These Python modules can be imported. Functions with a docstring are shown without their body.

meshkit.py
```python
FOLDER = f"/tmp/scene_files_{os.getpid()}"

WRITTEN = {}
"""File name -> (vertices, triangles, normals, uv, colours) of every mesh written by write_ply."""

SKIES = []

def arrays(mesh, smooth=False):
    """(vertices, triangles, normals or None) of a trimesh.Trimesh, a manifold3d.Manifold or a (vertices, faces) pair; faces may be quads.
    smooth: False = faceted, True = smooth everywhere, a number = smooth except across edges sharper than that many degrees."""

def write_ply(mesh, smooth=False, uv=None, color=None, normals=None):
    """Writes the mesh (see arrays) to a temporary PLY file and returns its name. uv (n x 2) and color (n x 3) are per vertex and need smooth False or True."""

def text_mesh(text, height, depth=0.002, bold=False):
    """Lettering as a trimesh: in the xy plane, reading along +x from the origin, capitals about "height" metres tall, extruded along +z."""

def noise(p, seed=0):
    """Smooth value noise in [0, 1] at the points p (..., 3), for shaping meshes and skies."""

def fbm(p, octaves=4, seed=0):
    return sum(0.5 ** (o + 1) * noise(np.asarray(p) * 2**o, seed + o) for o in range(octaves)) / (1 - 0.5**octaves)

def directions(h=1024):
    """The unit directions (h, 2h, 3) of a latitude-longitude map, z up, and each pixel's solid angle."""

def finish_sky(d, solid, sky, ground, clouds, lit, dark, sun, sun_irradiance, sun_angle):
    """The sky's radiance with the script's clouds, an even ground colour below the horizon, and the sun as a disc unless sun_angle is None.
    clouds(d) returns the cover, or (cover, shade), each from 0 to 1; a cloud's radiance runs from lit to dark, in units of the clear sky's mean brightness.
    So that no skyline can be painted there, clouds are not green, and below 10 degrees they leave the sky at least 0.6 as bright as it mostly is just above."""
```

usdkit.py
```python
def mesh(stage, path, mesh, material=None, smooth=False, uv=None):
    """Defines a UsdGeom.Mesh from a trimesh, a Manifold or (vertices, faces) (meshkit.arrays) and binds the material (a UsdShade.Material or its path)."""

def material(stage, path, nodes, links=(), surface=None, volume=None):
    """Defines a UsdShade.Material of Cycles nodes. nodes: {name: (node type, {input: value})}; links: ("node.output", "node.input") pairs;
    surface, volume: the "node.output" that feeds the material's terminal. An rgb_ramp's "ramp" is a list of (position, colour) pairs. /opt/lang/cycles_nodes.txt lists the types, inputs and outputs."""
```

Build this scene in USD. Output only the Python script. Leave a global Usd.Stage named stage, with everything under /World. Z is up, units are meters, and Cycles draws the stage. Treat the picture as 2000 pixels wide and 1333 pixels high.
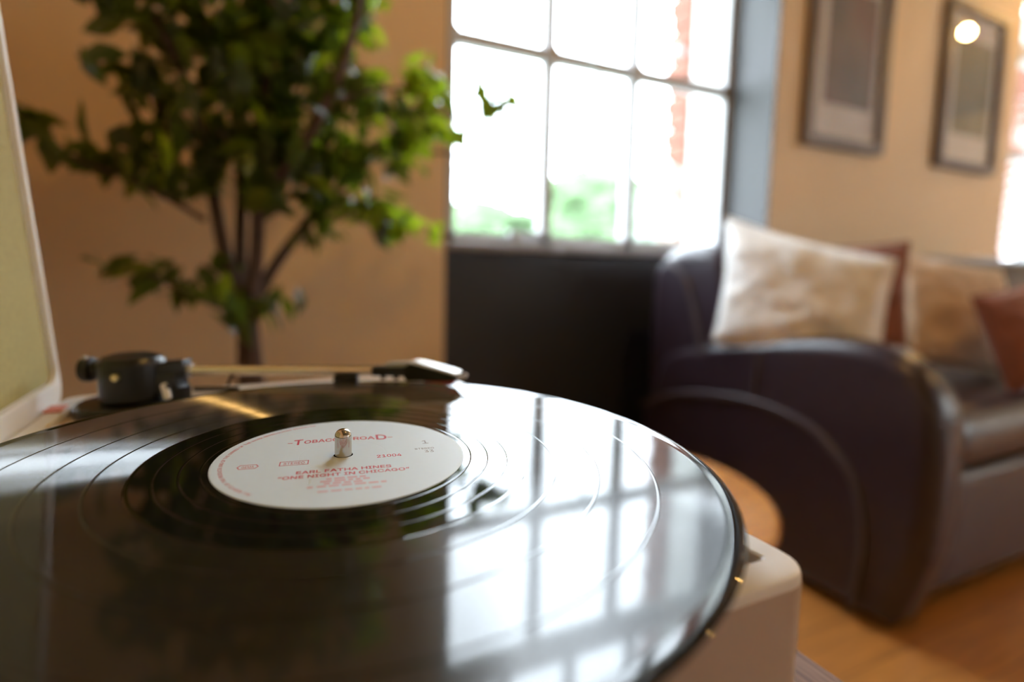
import math, random
import numpy as np
import trimesh
import shapely.geometry as sg
from pxr import Usd, UsdGeom, UsdLux, UsdShade, Gf, Sdf, Vt
import usdkit, meshkit

stage = Usd.Stage.CreateInMemory()
UsdGeom.SetStageUpAxis(stage, 'Z')
UsdGeom.SetStageMetersPerUnit(stage, 1.0)
UsdGeom.Xform.Define(stage, '/World')
rnd = random.Random(7)
rng = np.random.default_rng(7)

# ------------------------------------------------------------------ camera
CAM = np.array([0, 0, 0.80])
YAW, PITCH, ROLL = math.radians(24.1), 0.0921, 0.0177
F0 = np.array([math.sin(YAW), math.cos(YAW), 0]); R0 = np.array([math.cos(YAW), -math.sin(YAW), 0]); UP = np.array([0, 0, 1.0])
FW = math.cos(PITCH) * F0 - math.sin(PITCH) * UP
UU = np.cross(R0, FW)
RR = math.cos(ROLL) * R0 + math.sin(ROLL) * UU
UU = np.cross(RR, FW)
cam = UsdGeom.Camera.Define(stage, '/World/camera')
M = Gf.Matrix4d(*RR, 0, *UU, 0, *(-FW), 0, *CAM, 1)
cam.AddTransformOp().Set(M)
cam.CreateHorizontalApertureAttr(36.0)
cam.CreateVerticalApertureAttr(36.0 * 1333 / 2000)
cam.CreateFocalLengthAttr(18.52)
cam.CreateHorizontalApertureOffsetAttr(64.9 / 2000 * 36)
cam.CreateVerticalApertureOffsetAttr(-39.3 / 2000 * 36)
cam.CreateFStopAttr(2.8)
cam.CreateFocusDistanceAttr(0.222)
cam.CreateClippingRangeAttr(Gf.Vec2f(0.02, 500))
cam.CreateExposureAttr(0.14)

# ------------------------------------------------------------------ sky (overcast)
SKY = 5.2
dome = UsdLux.DomeLight.Define(stage, '/World/sky')
dome.CreateIntensityAttr(1.0)
dome.CreateColorAttr(Gf.Vec3f(SKY * 0.90, SKY * 1.0, SKY * 1.10))
LAMP = 620.0         # radiance of the warm pendant bulbs

K = 0.8 / 0.875      # the room was surveyed with the eye at 0.875 m; it is built at this scale
RZ = 0.80 - 0.07695  # the record's upper face
RC = np.array([0.0366, 0.2180, RZ])

# ------------------------------------------------------------------ helpers
LOOK = {}
def mat(name, nodes, links=(), surface='p.BSDF'):
    LOOK[name] = usdkit.material(stage, '/World/Looks/' + name, nodes, links, surface=surface)
    return LOOK[name]
def plain(name, color, rough=0.5, metallic=0.0, noise=0.0, scale=30.0, bump=0.0, **kw):
    n = {'p': ('principled_bsdf', dict(base_color=color, roughness=rough, metallic=metallic, **kw))}
    l = []
    if noise or bump:
        n['g'] = ('geometry', {})
        n['t'] = ('noise_texture', {'scale': scale, 'detail': 4.0})
        l.append(('g.position', 't.vector'))
    if noise:
        c = np.array(color)
        n['r'] = ('rgb_ramp', {'ramp': [(0.25, tuple(np.clip(c * (1 - noise), 0, 1))), (0.75, tuple(np.clip(c * (1 + noise), 0, 1)))]})
        l += [('t.fac', 'r.fac'), ('r.color', 'p.base_color')]
    if bump:
        n['b'] = ('bump', {'strength': bump, 'distance': 0.002})
        l += [('t.fac', 'b.height'), ('b.normal', 'p.normal')]
    return mat(name, n, l)

used = {}
def free(path):
    if path not in used:
        used[path] = 0
        return path
    used[path] += 1
    return '%s_%03d' % (path, used[path])
def thing(name, label, cat, group=None, loc=None):
    x = UsdGeom.Xform.Define(stage, free('/World/' + name))
    if loc is not None:
        x.AddTranslateOp().Set(Gf.Vec3d(*map(float, loc)))
    p = x.GetPrim()
    p.SetCustomDataByKey('label', label); p.SetCustomDataByKey('category', cat)
    if group: p.SetCustomDataByKey('group', group)
    return p
BASE = {}
def put(name, mesh, m, parent=None, smooth=30, scale=1.0, label=None, kind=None):
    """one Mesh prim; parts are given in world coordinates and stored relative to the thing's base"""
    v, f, n = meshkit.arrays(mesh, False)
    v = np.asarray(v, float) * scale
    root = str(parent.GetPath()) if parent is not None else '/World'
    top = '/' + '/'.join(root.split('/')[1:3])
    if top in BASE: v = v - BASE[top]
    t = trimesh.Trimesh(v, f, process=False)
    t.merge_vertices()
    g = usdkit.mesh(stage, free(root + '/' + name), t, LOOK[m], smooth=smooth)
    p = g.GetPrim()
    if label: p.SetCustomDataByKey('label', label)
    if kind: p.SetCustomDataByKey('kind', kind)
    return p
def based(name, label, cat, base, group=None):
    p = thing(name, label, cat, group, base)
    BASE[str(p.GetPath())] = np.asarray(base, float)
    return p
def struct(name):
    p = UsdGeom.Xform.Define(stage, free('/World/' + name)).GetPrim()
    p.SetCustomDataByKey('kind', 'structure')
    return p
def cat(ms): return trimesh.util.concatenate(ms)

def box(x0, x1, y0, y1, z0, z1, b=0.0):
    if b <= 0:
        m = trimesh.creation.box([x1 - x0, y1 - y0, z1 - z0]); m.apply_translation([(x0 + x1) / 2, (y0 + y1) / 2, (z0 + z1) / 2]); return m
    pts = []
    for X, sx in ((x0, 1), (x1, -1)):
        for Y, sy in ((y0, 1), (y1, -1)):
            for Z, sz in ((z0, 1), (z1, -1)):
                pts += [(X + sx * b, Y + sy * b * .3, Z + sz * b * .3), (X + sx * b * .3, Y + sy * b, Z + sz * b * .3), (X + sx * b * .3, Y + sy * b * .3, Z + sz * b),
                        (X, Y + sy * b, Z + sz * b), (X + sx * b, Y, Z + sz * b), (X + sx * b, Y + sy * b, Z)]
    return trimesh.PointCloud(pts).convex_hull
def lathe(profile, n=64, at=(0, 0, 0)):
    p = np.array(profile, float); a = np.linspace(0, 2 * np.pi, n, endpoint=False)
    v = np.stack([p[:, None, 0] * np.cos(a), p[:, None, 0] * np.sin(a), np.repeat(p[:, 1:], n, 1)], -1).reshape(-1, 3) + at
    f = []
    for i in range(len(p) - 1):
        for j in range(n):
            q, r = i * n + j, i * n + (j + 1) % n
            f += [(q, r, r + n), (q, r + n, q + n)]
    return trimesh.Trimesh(v, f, process=False)
def frame_of(d):
    d = np.asarray(d, float) / np.linalg.norm(d)
    s = np.cross(d, [0, 0, 1.0] if abs(d[2]) < .9 else [1.0, 0, 0]); s /= np.linalg.norm(s)
    return s, np.cross(s, d), d
def tube(path, radii, n=10, caps=True):
    p = np.array(path, float); r = np.broadcast_to(np.asarray(radii, float), len(p))
    t = np.gradient(p, axis=0); t /= np.linalg.norm(t, axis=1, keepdims=True)
    s, u, _ = frame_of(t[0]); v = []
    for i in range(len(p)):
        s = s - t[i] * (s @ t[i]); s /= np.linalg.norm(s); u = np.cross(t[i], s)
        a = np.linspace(0, 2 * np.pi, n, endpoint=False)
        v.append(p[i] + r[i] * (np.cos(a)[:, None] * s + np.sin(a)[:, None] * u))
    return loft(v, caps, caps)
def cyl(p0, p1, r0, r1=None, n=24, b=0.0):
    p0, p1 = np.asarray(p0, float), np.asarray(p1, float); r1 = r0 if r1 is None else r1
    d = (p1 - p0) / np.linalg.norm(p1 - p0)
    if b: return tube([p0, p0 + d * b * .3, p0 + d * b, p1 - d * b, p1 - d * b * .3, p1], [r0 - b, r0 - b * .3, r0, r1, r1 - b * .3, r1 - b], n)
    return tube([p0, p1], [r0, r1], n)
def loft(loops, cap0=True, cap1=True):
    n = len(loops[0]); v = np.concatenate(loops); f = []
    for i in range(len(loops) - 1):
        for j in range(n):
            q, r = i * n + j, i * n + (j + 1) % n
            f += [(q, r, r + n), (q, r + n, q + n)]
    v = list(v)
    for use, k, flip in ((cap0, 0, 1), (cap1, len(loops) - 1, 0)):
        if use:
            c = len(v); v.append(np.mean(loops[k], 0))
            for j in range(n):
                a, b = k * n + j, k * n + (j + 1) % n
                f.append((c, b, a) if flip else (c, a, b))
    return trimesh.Trimesh(np.array(v), f, process=False)
def fixed(m):
    m.merge_vertices(); m.fix_normals(); return m
def rrect(x0, x1, y0, y1, r, n=7):
    r = max(r, 1e-4); P = []
    for cx, cy, a0 in ((x1 - r, y1 - r, 0), (x0 + r, y1 - r, 90), (x0 + r, y0 + r, 180), (x1 - r, y0 + r, 270)):
        for k in range(n):
            a = math.radians(a0 + 90 * k / (n - 1)); P.append((cx + r * math.cos(a), cy + r * math.sin(a)))
    return np.array(P)
def rloop(x0, x1, y0, y1, r, inset, z):
    q = rrect(x0 + inset, x1 - inset, y0 + inset, y1 - inset, max(r - inset, .0008))
    return np.c_[q, np.full(len(q), z)]
def ball(c, r, sub=2):
    m = trimesh.creation.icosphere(sub, r); m.apply_translation(c); return m
def bez(pts, n=16):
    """Catmull-Rom through the points"""
    p = np.array(pts, float); p = np.vstack([2 * p[0] - p[1], p, 2 * p[-1] - p[-2]]); o = []
    for i in range(1, len(p) - 2):
        for t in np.linspace(0, 1, n, endpoint=False):
            o.append(.5 * (2 * p[i] + (p[i + 1] - p[i - 1]) * t + (2 * p[i - 1] - 5 * p[i] + 4 * p[i + 1] - p[i + 2]) * t ** 2 + (3 * p[i] - p[i - 1] - 3 * p[i + 1] + p[i + 2]) * t ** 3))
    return np.array(o + [p[-2]])

# ------------------------------------------------------------------ materials
plain('tan_paint', (0.71, 0.52, 0.315), 0.62, noise=0.035, scale=3.0, bump=0.02)
plain('pale_paint', (0.78, 0.74, 0.68), 0.7)
plain('ceiling_paint', (0.20, 0.20, 0.20), 0.8, noise=0.02)
plain('charcoal_paint', (0.021, 0.024, 0.032), 0.42, noise=0.1, scale=2.0)
plain('reveal_grey', (0.055, 0.057, 0.060), 0.6, noise=0.05, scale=3.0)
plain('sill_grey', (0.30, 0.30, 0.32), 0.35, noise=0.05)
plain('steel_bar', (0.50, 0.51, 0.53), 0.45)
plain('white_reveal', (0.80, 0.80, 0.78), 0.7, noise=0.03)
plain('brick_red', (0.20, 0.075, 0.05), 0.85, noise=0.3, scale=40.0)
plain('grey_stone', (0.45, 0.45, 0.44), 0.8, noise=0.15, scale=12.0)
mat('pane_glass', {'w': ('layer_weight', {'blend': 0.5}), 'k': ('math', {'math_type': 'power', 'value2': 5.0}), 'f': ('math', {'math_type': 'multiply_add', 'value2': 0.92, 'value3': 0.045}), 't': ('transparent_bsdf', {'color': (0.97, 0.98, 0.98)}), 'g': ('glossy_bsdf', {'color': (1, 1, 1), 'roughness': 0.0}), 'm': ('mix_closure', {})},
    [('w.facing', 'k.value1'), ('k.value', 'f.value1'), ('f.value', 'm.fac'), ('t.BSDF', 'm.closure1'), ('g.BSDF', 'm.closure2')], 'm.closure')
# oiled orange floor boards
mat('floor_wood', {'g': ('geometry', {}), 'mp': ('mapping', {'scale': (1.0, 1.0, 1.0)}), 'k': ('brick_texture', {'offset': 0.37, 'scale': 1.0, 'brick_width': 1.3, 'row_height': 0.12, 'mortar_size': 0.0012, 'mortar_smooth': 0.3, 'color1': (0.56, 0.235, 0.055), 'color2': (0.47, 0.185, 0.042), 'mortar': (0.10, 0.035, 0.01)}),
    'm2': ('mapping', {'scale': (2.0, 30.0, 2.0)}), 't': ('noise_texture', {'scale': 3.0, 'detail': 6.0, 'distortion': 0.6}), 'r': ('rgb_ramp', {'ramp': [(0.3, (0.72, 0.72, 0.72)), (0.7, (1.1, 1.1, 1.1))]}),
    'x': ('mix', {'mix_type': 'multiply', 'fac': 1.0}), 'p': ('principled_bsdf', {'roughness': 0.38})},
    [('g.position', 'mp.vector'), ('mp.vector', 'k.vector'), ('g.position', 'm2.vector'), ('m2.vector', 't.vector'), ('t.fac', 'r.fac'), ('k.color', 'x.color1'), ('r.color', 'x.color2'), ('x.color', 'p.base_color')])
# grey brown table wood, grain along y
mat('table_wood', {'g': ('geometry', {}), 'm2': ('mapping', {'scale': (260.0, 9.0, 60.0)}), 't': ('noise_texture', {'scale': 1.0, 'detail': 6.0, 'roughness': 0.65, 'distortion': 0.5}),
    'r': ('rgb_ramp', {'ramp': [(0.30, (0.075, 0.038, 0.028)), (0.5, (0.20, 0.115, 0.085)), (0.72, (0.33, 0.215, 0.165))]}),
    'b': ('bump', {'strength': 0.25, 'distance': 0.0004}), 'p': ('principled_bsdf', {'roughness': 0.5})},
    [('g.position', 'm2.vector'), ('m2.vector', 't.vector'), ('t.fac', 'r.fac'), ('r.color', 'p.base_color'), ('t.fac', 'b.height'), ('b.normal', 'p.normal')])
mat('gloss_wood', {'g': ('geometry', {}), 'm2': ('mapping', {'scale': (4.0, 40.0, 4.0)}), 't': ('noise_texture', {'scale': 2.0, 'detail': 5.0, 'distortion': 0.6}),
    'r': ('rgb_ramp', {'ramp': [(0.3, (0.46, 0.17, 0.03)), (0.7, (0.62, 0.27, 0.055))]}), 'p': ('principled_bsdf', {'roughness': 0.2, 'ior': 1.6, 'coat_weight': 1.0, 'coat_roughness': 0.08, 'coat_ior': 1.7})},
    [('g.position', 'm2.vector'), ('m2.vector', 't.vector'), ('t.fac', 'r.fac'), ('r.color', 'p.base_color')])
plain('aubergine_leather', (0.032, 0.021, 0.032), 0.30, noise=0.15, scale=60.0, bump=0.15, coat_weight=0.2, coat_roughness=0.3)
plain('leather_piping', (0.068, 0.054, 0.062), 0.33)  # highlight along the piping put into its lighter colour
plain('black_plastic', (0.012, 0.012, 0.013), 0.32)
plain('black_rubber', (0.010, 0.010, 0.010), 0.7)
plain('white_shell', (0.86, 0.86, 0.85), 0.30, noise=0.015, scale=80.0, bump=0.02)
plain('side_shell', (0.55, 0.435, 0.355), 0.5, noise=0.02, scale=300.0, bump=0.08)  # case sides, darker and warmer than the white rim
plain('olive_lining', (0.40, 0.335, 0.125), 0.75, noise=0.08, scale=300.0, bump=0.1)
plain('dark_deck', (0.035, 0.035, 0.038), 0.4)
plain('polished_steel', (0.60, 0.565, 0.52), 0.10, metallic=1.0)
plain('brushed_tube', (0.88, 0.82, 0.66), 0.18, metallic=1.0)
plain('satin_metal', (0.62, 0.63, 0.64), 0.28, metallic=1.0)
plain('brass', (0.80, 0.66, 0.32), 0.25, metallic=1.0)
plain('stylus_red', (0.42, 0.012, 0.020), 0.25)
plain('salmon_ribbon', (0.72, 0.25, 0.20), 0.6)
plain('label_paper', (0.575, 0.675, 0.745), 0.55, noise=0.01, scale=400.0)
plain('red_ink', (0.50, 0.03, 0.07), 0.5)
plain('pink_ink', (0.62, 0.34, 0.40), 0.5)
plain('grey_ink', (0.22, 0.20, 0.22), 0.5)
plain('white_line', (0.84, 0.84, 0.84), 0.35)
# vinyl: a mirror-like lacquer, and grooves that stretch highlights along the radius
def vinyl(name, mirror, wall):
    """black lacquer; wall: the share seen on the 45 degree flanks of the grooves, which face along the radius"""
    nodes = {'p': ('principled_bsdf', {'base_color': (0.006, 0.006, 0.0065), 'roughness': mirror, 'ior': 1.48})}
    if not wall:
        return mat(name, nodes)
    nodes.update({'g': ('geometry', {}), 's': ('vector_math', {'math_type': 'subtract', 'vector2': tuple(RC)}), 'u': ('vector_math', {'math_type': 'multiply', 'vector2': (1, 1, 0)}), 'n': ('vector_math', {'math_type': 'normalize'})})
    links = [('g.position', 's.vector1'), ('s.vector', 'u.vector1'), ('u.vector', 'n.vector1')]
    for k, sg_ in (('a', 1.0), ('b', -1.0)):
        nodes.update({k + 's': ('vector_math', {'math_type': 'multiply_add', 'vector2': (sg_, sg_, 1), 'vector3': (0, 0, 1)}), k + 'n': ('vector_math', {'math_type': 'normalize'}),
            k + 'd': ('glossy_bsdf', {'color': (0.34, 0.34, 0.34), 'roughness': 0.25, 'anisotropy': -0.64})})
        links += [('n.vector', k + 's.vector1'), (k + 's.vector', k + 'n.vector1'), (k + 'n.vector', k + 'd.normal'), ('n.vector', k + 'd.tangent')]
    nodes.update({'w': ('mix_closure', {'fac': 0.95}), 'm': ('mix_closure', {'fac': wall})})
    links += [('ad.BSDF', 'w.closure1'), ('bd.BSDF', 'w.closure2'), ('p.BSDF', 'm.closure1'), ('w.closure', 'm.closure2')]
    return mat(name, nodes, links, 'm.closure')
vinyl('vinyl_groove', 0.05, 0.30)
vinyl('vinyl_smooth', 0.035, 0.0)
mat('leaf_green', {'oi': ('object_info', {}), 'r': ('rgb_ramp', {'ramp': [(0.0, (0.006, 0.013, 0.006)), (0.6, (0.010, 0.025, 0.008)), (0.92, (0.03, 0.065, 0.011)), (1.0, (0.22, 0.24, 0.03))]}),
    'p': ('principled_bsdf', {'roughness': 0.32}), 't': ('translucent_bsdf', {'color': (0.36, 0.52, 0.03)}), 'm': ('mix_closure', {'fac': 0.24})},
    [('oi.random', 'r.fac'), ('r.color', 'p.base_color'), ('p.BSDF', 'm.closure1'), ('t.BSDF', 'm.closure2')], 'm.closure')
mat('leaf_backlit', {'oi': ('object_info', {}), 'r': ('rgb_ramp', {'ramp': [(0.0, (0.05, 0.11, 0.015)), (1.0, (0.16, 0.24, 0.02))]}),  # window light through the leaves put into a lighter, more translucent copy
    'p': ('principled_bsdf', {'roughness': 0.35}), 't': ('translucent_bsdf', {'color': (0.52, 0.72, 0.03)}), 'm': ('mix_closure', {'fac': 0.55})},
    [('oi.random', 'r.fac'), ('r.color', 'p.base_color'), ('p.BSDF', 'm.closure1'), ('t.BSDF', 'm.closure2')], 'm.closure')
plain('bark', (0.070, 0.040, 0.030), 0.8, noise=0.4, scale=60.0, bump=0.4)
plain('pot_black', (0.03, 0.03, 0.03), 0.5)
plain('moss', (0.06, 0.08, 0.03), 0.9, noise=0.4, scale=60.0)
def woven(name, c, rough=0.9, sc=500.0):
    mat(name, {'g': ('geometry', {}), 't': ('noise_texture', {'scale': 26.0, 'detail': 5.0}), 'w': ('wave_texture', {'scale': sc / 6, 'distortion': 1.5}), 'r': ('rgb_ramp', {'ramp': [(0.3, tuple(np.array(c) * .86)), (0.7, tuple(np.clip(np.array(c) * 1.08, 0, 1)))]}),
        'b': ('bump', {'strength': 0.4, 'distance': 0.002}), 'p': ('principled_bsdf', {'roughness': rough, 'sheen_weight': 0.2})},
        [('g.position', 't.vector'), ('g.position', 'w.vector'), ('t.fac', 'r.fac'), ('r.color', 'p.base_color'), ('w.fac', 'b.height'), ('b.normal', 'p.normal')])
woven('cream_linen', (0.90, 0.90, 0.88))
woven('tan_linen', (0.70, 0.53, 0.37))
woven('rust_velvet', (0.23, 0.065, 0.025), 0.7)
plain('frame_grey', (0.15, 0.125, 0.122), 0.45)
plain('mount_board', (0.68, 0.60, 0.56), 0.8)
def print_art(name, a, b, c):
    mat(name, {'g': ('geometry', {}), 't': ('noise_texture', {'scale': 3.2, 'detail': 3.0}), 'r': ('rgb_ramp', {'ramp': [(0.3, a), (0.5, b), (0.68, c)]}), 'p': ('principled_bsdf', {'roughness': 0.6})},
        [('g.position', 't.vector'), ('t.fac', 'r.fac'), ('r.color', 'p.base_color')])
print_art('art_red', (0.15, 0.122, 0.115), (0.21, 0.15, 0.135), (0.22, 0.10, 0.09))
print_art('art_olive', (0.155, 0.135, 0.098), (0.20, 0.17, 0.115), (0.235, 0.195, 0.13))
plain('lamp_shade', (0.75, 0.62, 0.40), 0.5)
mat('bulb_glow', {'e': ('emission', {'color': (1.0, 0.57, 0.17), 'strength': LAMP})}, surface='e.emission')
plain('tree_green', (0.085, 0.135, 0.07), 0.9, noise=0.5, scale=1.2, specular_ior_level=0.08)
plain('lawn_green', (0.07, 0.12, 0.04), 1.0, noise=0.3, scale=0.4, specular_ior_level=0.0)

# ------------------------------------------------------------------ the room (survey units, scaled by K)
YW, YG = 1.62, 1.864                      # inner wall face, glazing
X0, X1, Y0, ZC = -0.56, 9.6, -3.6, 3.25   # room extents
YO = 2.12                                 # outer wall face
def S(name, mesh, m, parent=None, **kw): return put(name, mesh, m, parent, scale=K, **kw)

fl = S('floor', box(X0 - .2, X1 + .5, Y0 - .5, YO, -.06, 0), 'floor_wood', kind='structure')
S('ceiling', box(X0 - .2, X1 + .5, Y0 - .5, YO, ZC, ZC + .1), 'ceiling_paint', kind='structure')
S('wall_left', box(X0 - .15, X0, Y0 - .15, YO, 0, ZC), 'tan_paint', kind='structure')
wins = [(0.60, 2.10), (4.09, 5.59), (7.58, 9.08)]       # the two window bays, then an added unseen bay for daylight
ZS, ZH = 0.985, 2.92                      # sill and head
wb = struct('wall_back')
xs = [X0] + [x for w in wins for x in w] + [X1]
for i in range(0, len(xs), 2):
    S('pier', box(xs[i], xs[i + 1], YW, YO, 0, ZC), 'tan_paint', wb)
def masonry(wb, w, tr=lambda m: m, corner=True):
    P = lambda n, m, k, **kw: S(n, tr(m), k, wb, **kw)
    P('lintel', box(w[0], w[1], YW, YO, ZH, ZC), 'tan_paint')
    P('apron_wall', box(w[0], w[1], YG - .05, YO, 0, ZS - .03), 'charcoal_paint', label='charcoal painted panel under the window')
    e = .006
    P('reveal', box(w[1] - e, w[1] + .001, YW + .001, YG - .02, 0, ZH), 'reveal_grey', label='grey painted side of the window recess')
    P('reveal', box(w[0] - .001, w[0] + e, YW + .001, YG - .02, 0, ZH), 'reveal_grey')
    P('reveal', box(w[0], w[1], YW + .001, YG - .02, ZH - e, ZH), 'reveal_grey')
    if not corner: return
    P('outer_reveal', box(w[1] - .035, w[1] + .001, YG + .03, YG + .20, ZS, ZH), 'white_reveal', label='white outer side of the window opening')
    P('outer_reveal', box(w[0] - .001, w[0] + .035, YG + .03, YG + .20, ZS, ZH), 'white_reveal')
    z = ZS
    q = 0
    while z < ZH - .02:                   # brick courses at the outer corner of the opening
        d = .02 if q % 2 else .0
        P('brick', box(w[1] - .045 + rnd.uniform(-.004, .004), w[1], YG + .20, YO + .10 + d, z, min(z + .072, ZH), .004), 'brick_red')
        z += .082; q += 1
def moved(R, t):
    T = np.eye(4); T[:2, :2] = R; T[:2, 3] = t
    def go(m):
        m = m.copy(); m.apply_transform(T); return m
    return go
for w in wins: masonry(wb, w)
# added unseen window bays behind the camera, letting in extra daylight
added_bays = []
wf = struct('wall_front'); wr = struct('wall_right')
fb = [(6.1, 7.6), (7.9, 9.4)]
for w in fb:
    tr = moved([[-1, 0], [0, -1]], (w[0] + w[1], Y0 + YW)); masonry(wf, w, tr, False); added_bays.append((w, tr))
xs = [X0] + [x for w in fb for x in w] + [X1]
for i in range(0, len(xs), 2): S('pier', box(xs[i], xs[i + 1], Y0 - .5, Y0, 0, ZC), 'pale_paint', wf)
rb = []
for w in rb:                              # bays along y on the right wall
    c = (w[0] + w[1]) / 2
    tr = moved([[0, 1], [-1, 0]], (X1 - YW, c + .75)); masonry(wr, (0.0, 1.5), tr, False); added_bays.append(((0.0, 1.5), tr))
ys = [Y0] + [y for w in rb for y in w] + [YW]
for i in range(0, len(ys), 2): S('pier', box(X1, X1 + .5, ys[i], ys[i + 1], 0, ZC), 'tan_paint', wr)
S('baseboard_back', box(X0, wins[0][0], YW - .018, YW, 0, .12, .004), 'charcoal_paint', kind='structure')
S('baseboard_back', box(wins[0][1], wins[1][0], YW - .018, YW, 0, .12, .004), 'charcoal_paint', kind='structure')
S('baseboard_left', box(X0, X0 + .018, Y0, YW - .02, 0, .12, .004), 'charcoal_paint', kind='structure')

IDM = lambda m: m
for i, (w, tr) in enumerate([(w, IDM) for w in wins] + added_bays):
    wn = struct('window_%d' % (i + 1))  # all but the nearest pair are added and unseen, for daylight
    o = w[0] - 0.60
    W = lambda n, m, k, par, **kw: S(n, tr(m), k, par, **kw)
    g0, g1 = w[0] + .02, w[1] - .02
    bar = lambda x, z0, z1, r=.025: box(x - r, x + r, YG - .022, YG + .022, z0, z1, .004)
    rail = lambda z, x0, x1, r=.025: box(x0, x1, YG - .022, YG + .022, z - r, z + r, .004)
    W('frame', cat([bar(g0 + .008, ZS, ZH, .018), bar(g1 - .008, ZS, ZH, .022), rail(ZS + .018, g0, g1, .022), rail(ZH - .02, g0, g1, .02)]), 'steel_bar', wn)
    mull = [0.695 + o, 1.113 + o, 1.531 + o]
    zt0, zt1, zb = 2.312, 2.420, 1.722
    for x in mull: W('mullion', bar(x, ZS, zt0), 'steel_bar', wn)
    W('glazing_bar', rail(zb, g0, g1), 'steel_bar', wn)
    W('transom', box(g0, g1, YG - .035, YG + .035, zt0, zt1, .006), 'steel_bar', wn)
    um = [0.985 + o, 1.312 + o, 1.66 + o]
    for x in um: W('mullion', bar(x, zt1, ZH), 'steel_bar', wn)
    for x in mull: W('joint_boss', cyl((x, YG - .036, zb), (x, YG - .018, zb), .037, n=16), 'steel_bar', wn)
    for cols, za, zz in (([g0] + mull + [g1], ZS + .03, zb), ([g0] + mull + [g1], zb, zt0), ([g0] + um + [g1], zt1, ZH - .02)):
        for a, b in zip(cols[:-1], cols[1:]):
            W('pane', box(a, b, YG - .003, YG + .003, za, zz), 'pane_glass', wn)
    W('sill', box(w[0] + .006, w[1] - .006, YG - .095, YG - .03, ZS - .03, ZS, .006), 'sill_grey', wn)
    if i > 2: continue
    W('latch', cat([box(1.295 + o, 1.355 + o, YG - .05, YG - .022, zb - .03, zb + .01, .005), cyl((1.325 + o, YG - .045, zb - .01), (1.305 + o, YG - .06, zb - .10), .010, .007)]), 'steel_bar', wn)
    W('casement_stay', cat([box(.935 + o, .985 + o, YG - .06, YG - .025, ZS, ZS + .05, .006), cyl((.96 + o, YG - .05, ZS + .04), (1.10 + o, YG - .055, ZS + .045), .007)]), 'steel_bar', wn)
    W('outer_ledge', box(w[0], w[1], YG + .03, YO + .12, ZS - .06, ZS - .005, .006), 'grey_stone', wn)
    br = [(w[1] - .045, YG + .24, 1.99), (w[1] - .11, YG + .24, 2.01), (w[1] - .12, YG + .24, 1.96)]
    W('hook', tube(br, .012, 8), 'steel_bar', wn, label='dark hook on the outer corner of the opening')

# ------------------------------------------------------------------ outside: lawn and trees (upper floor view)
S('lawn', box(-60, 90, 6, 140, -3.6, -3.5), 'lawn_green', kind='structure')
def tree(x, y, top, r, seed, label):
    t = based('tree', label, 'tree', (x * K, y * K, -3.5 * K), 'trees beyond the window')
    S('trunk', tube([(x, y, -3.5), (x + .1, y, -1.5), (x, y, top - r)], [.28, .22, .1], 8), 'bark', t)
    blobs = []; g = np.random.default_rng(seed)
    for k in range(7):
        a = g.uniform(0, 6.28); d = r * .62 * math.sqrt(g.uniform(0, 1))
        q = r * g.uniform(.42, .62)
        c = np.array([x + d * math.cos(a), y + d * math.sin(a) * .8, top - q - g.uniform(0, 1) * r * .8])
        m = trimesh.creation.icosphere(4, q); v = m.vertices
        n = meshkit.fbm(v / q * 2.2 + seed * 7 + k, 4, seed) - .5
        m.vertices = v * (1 + .75 * n[:, None]) * [1.1, 1.1, .9] + c
        blobs.append(m)
    S('crown', cat(blobs), 'tree_green', t)
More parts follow.
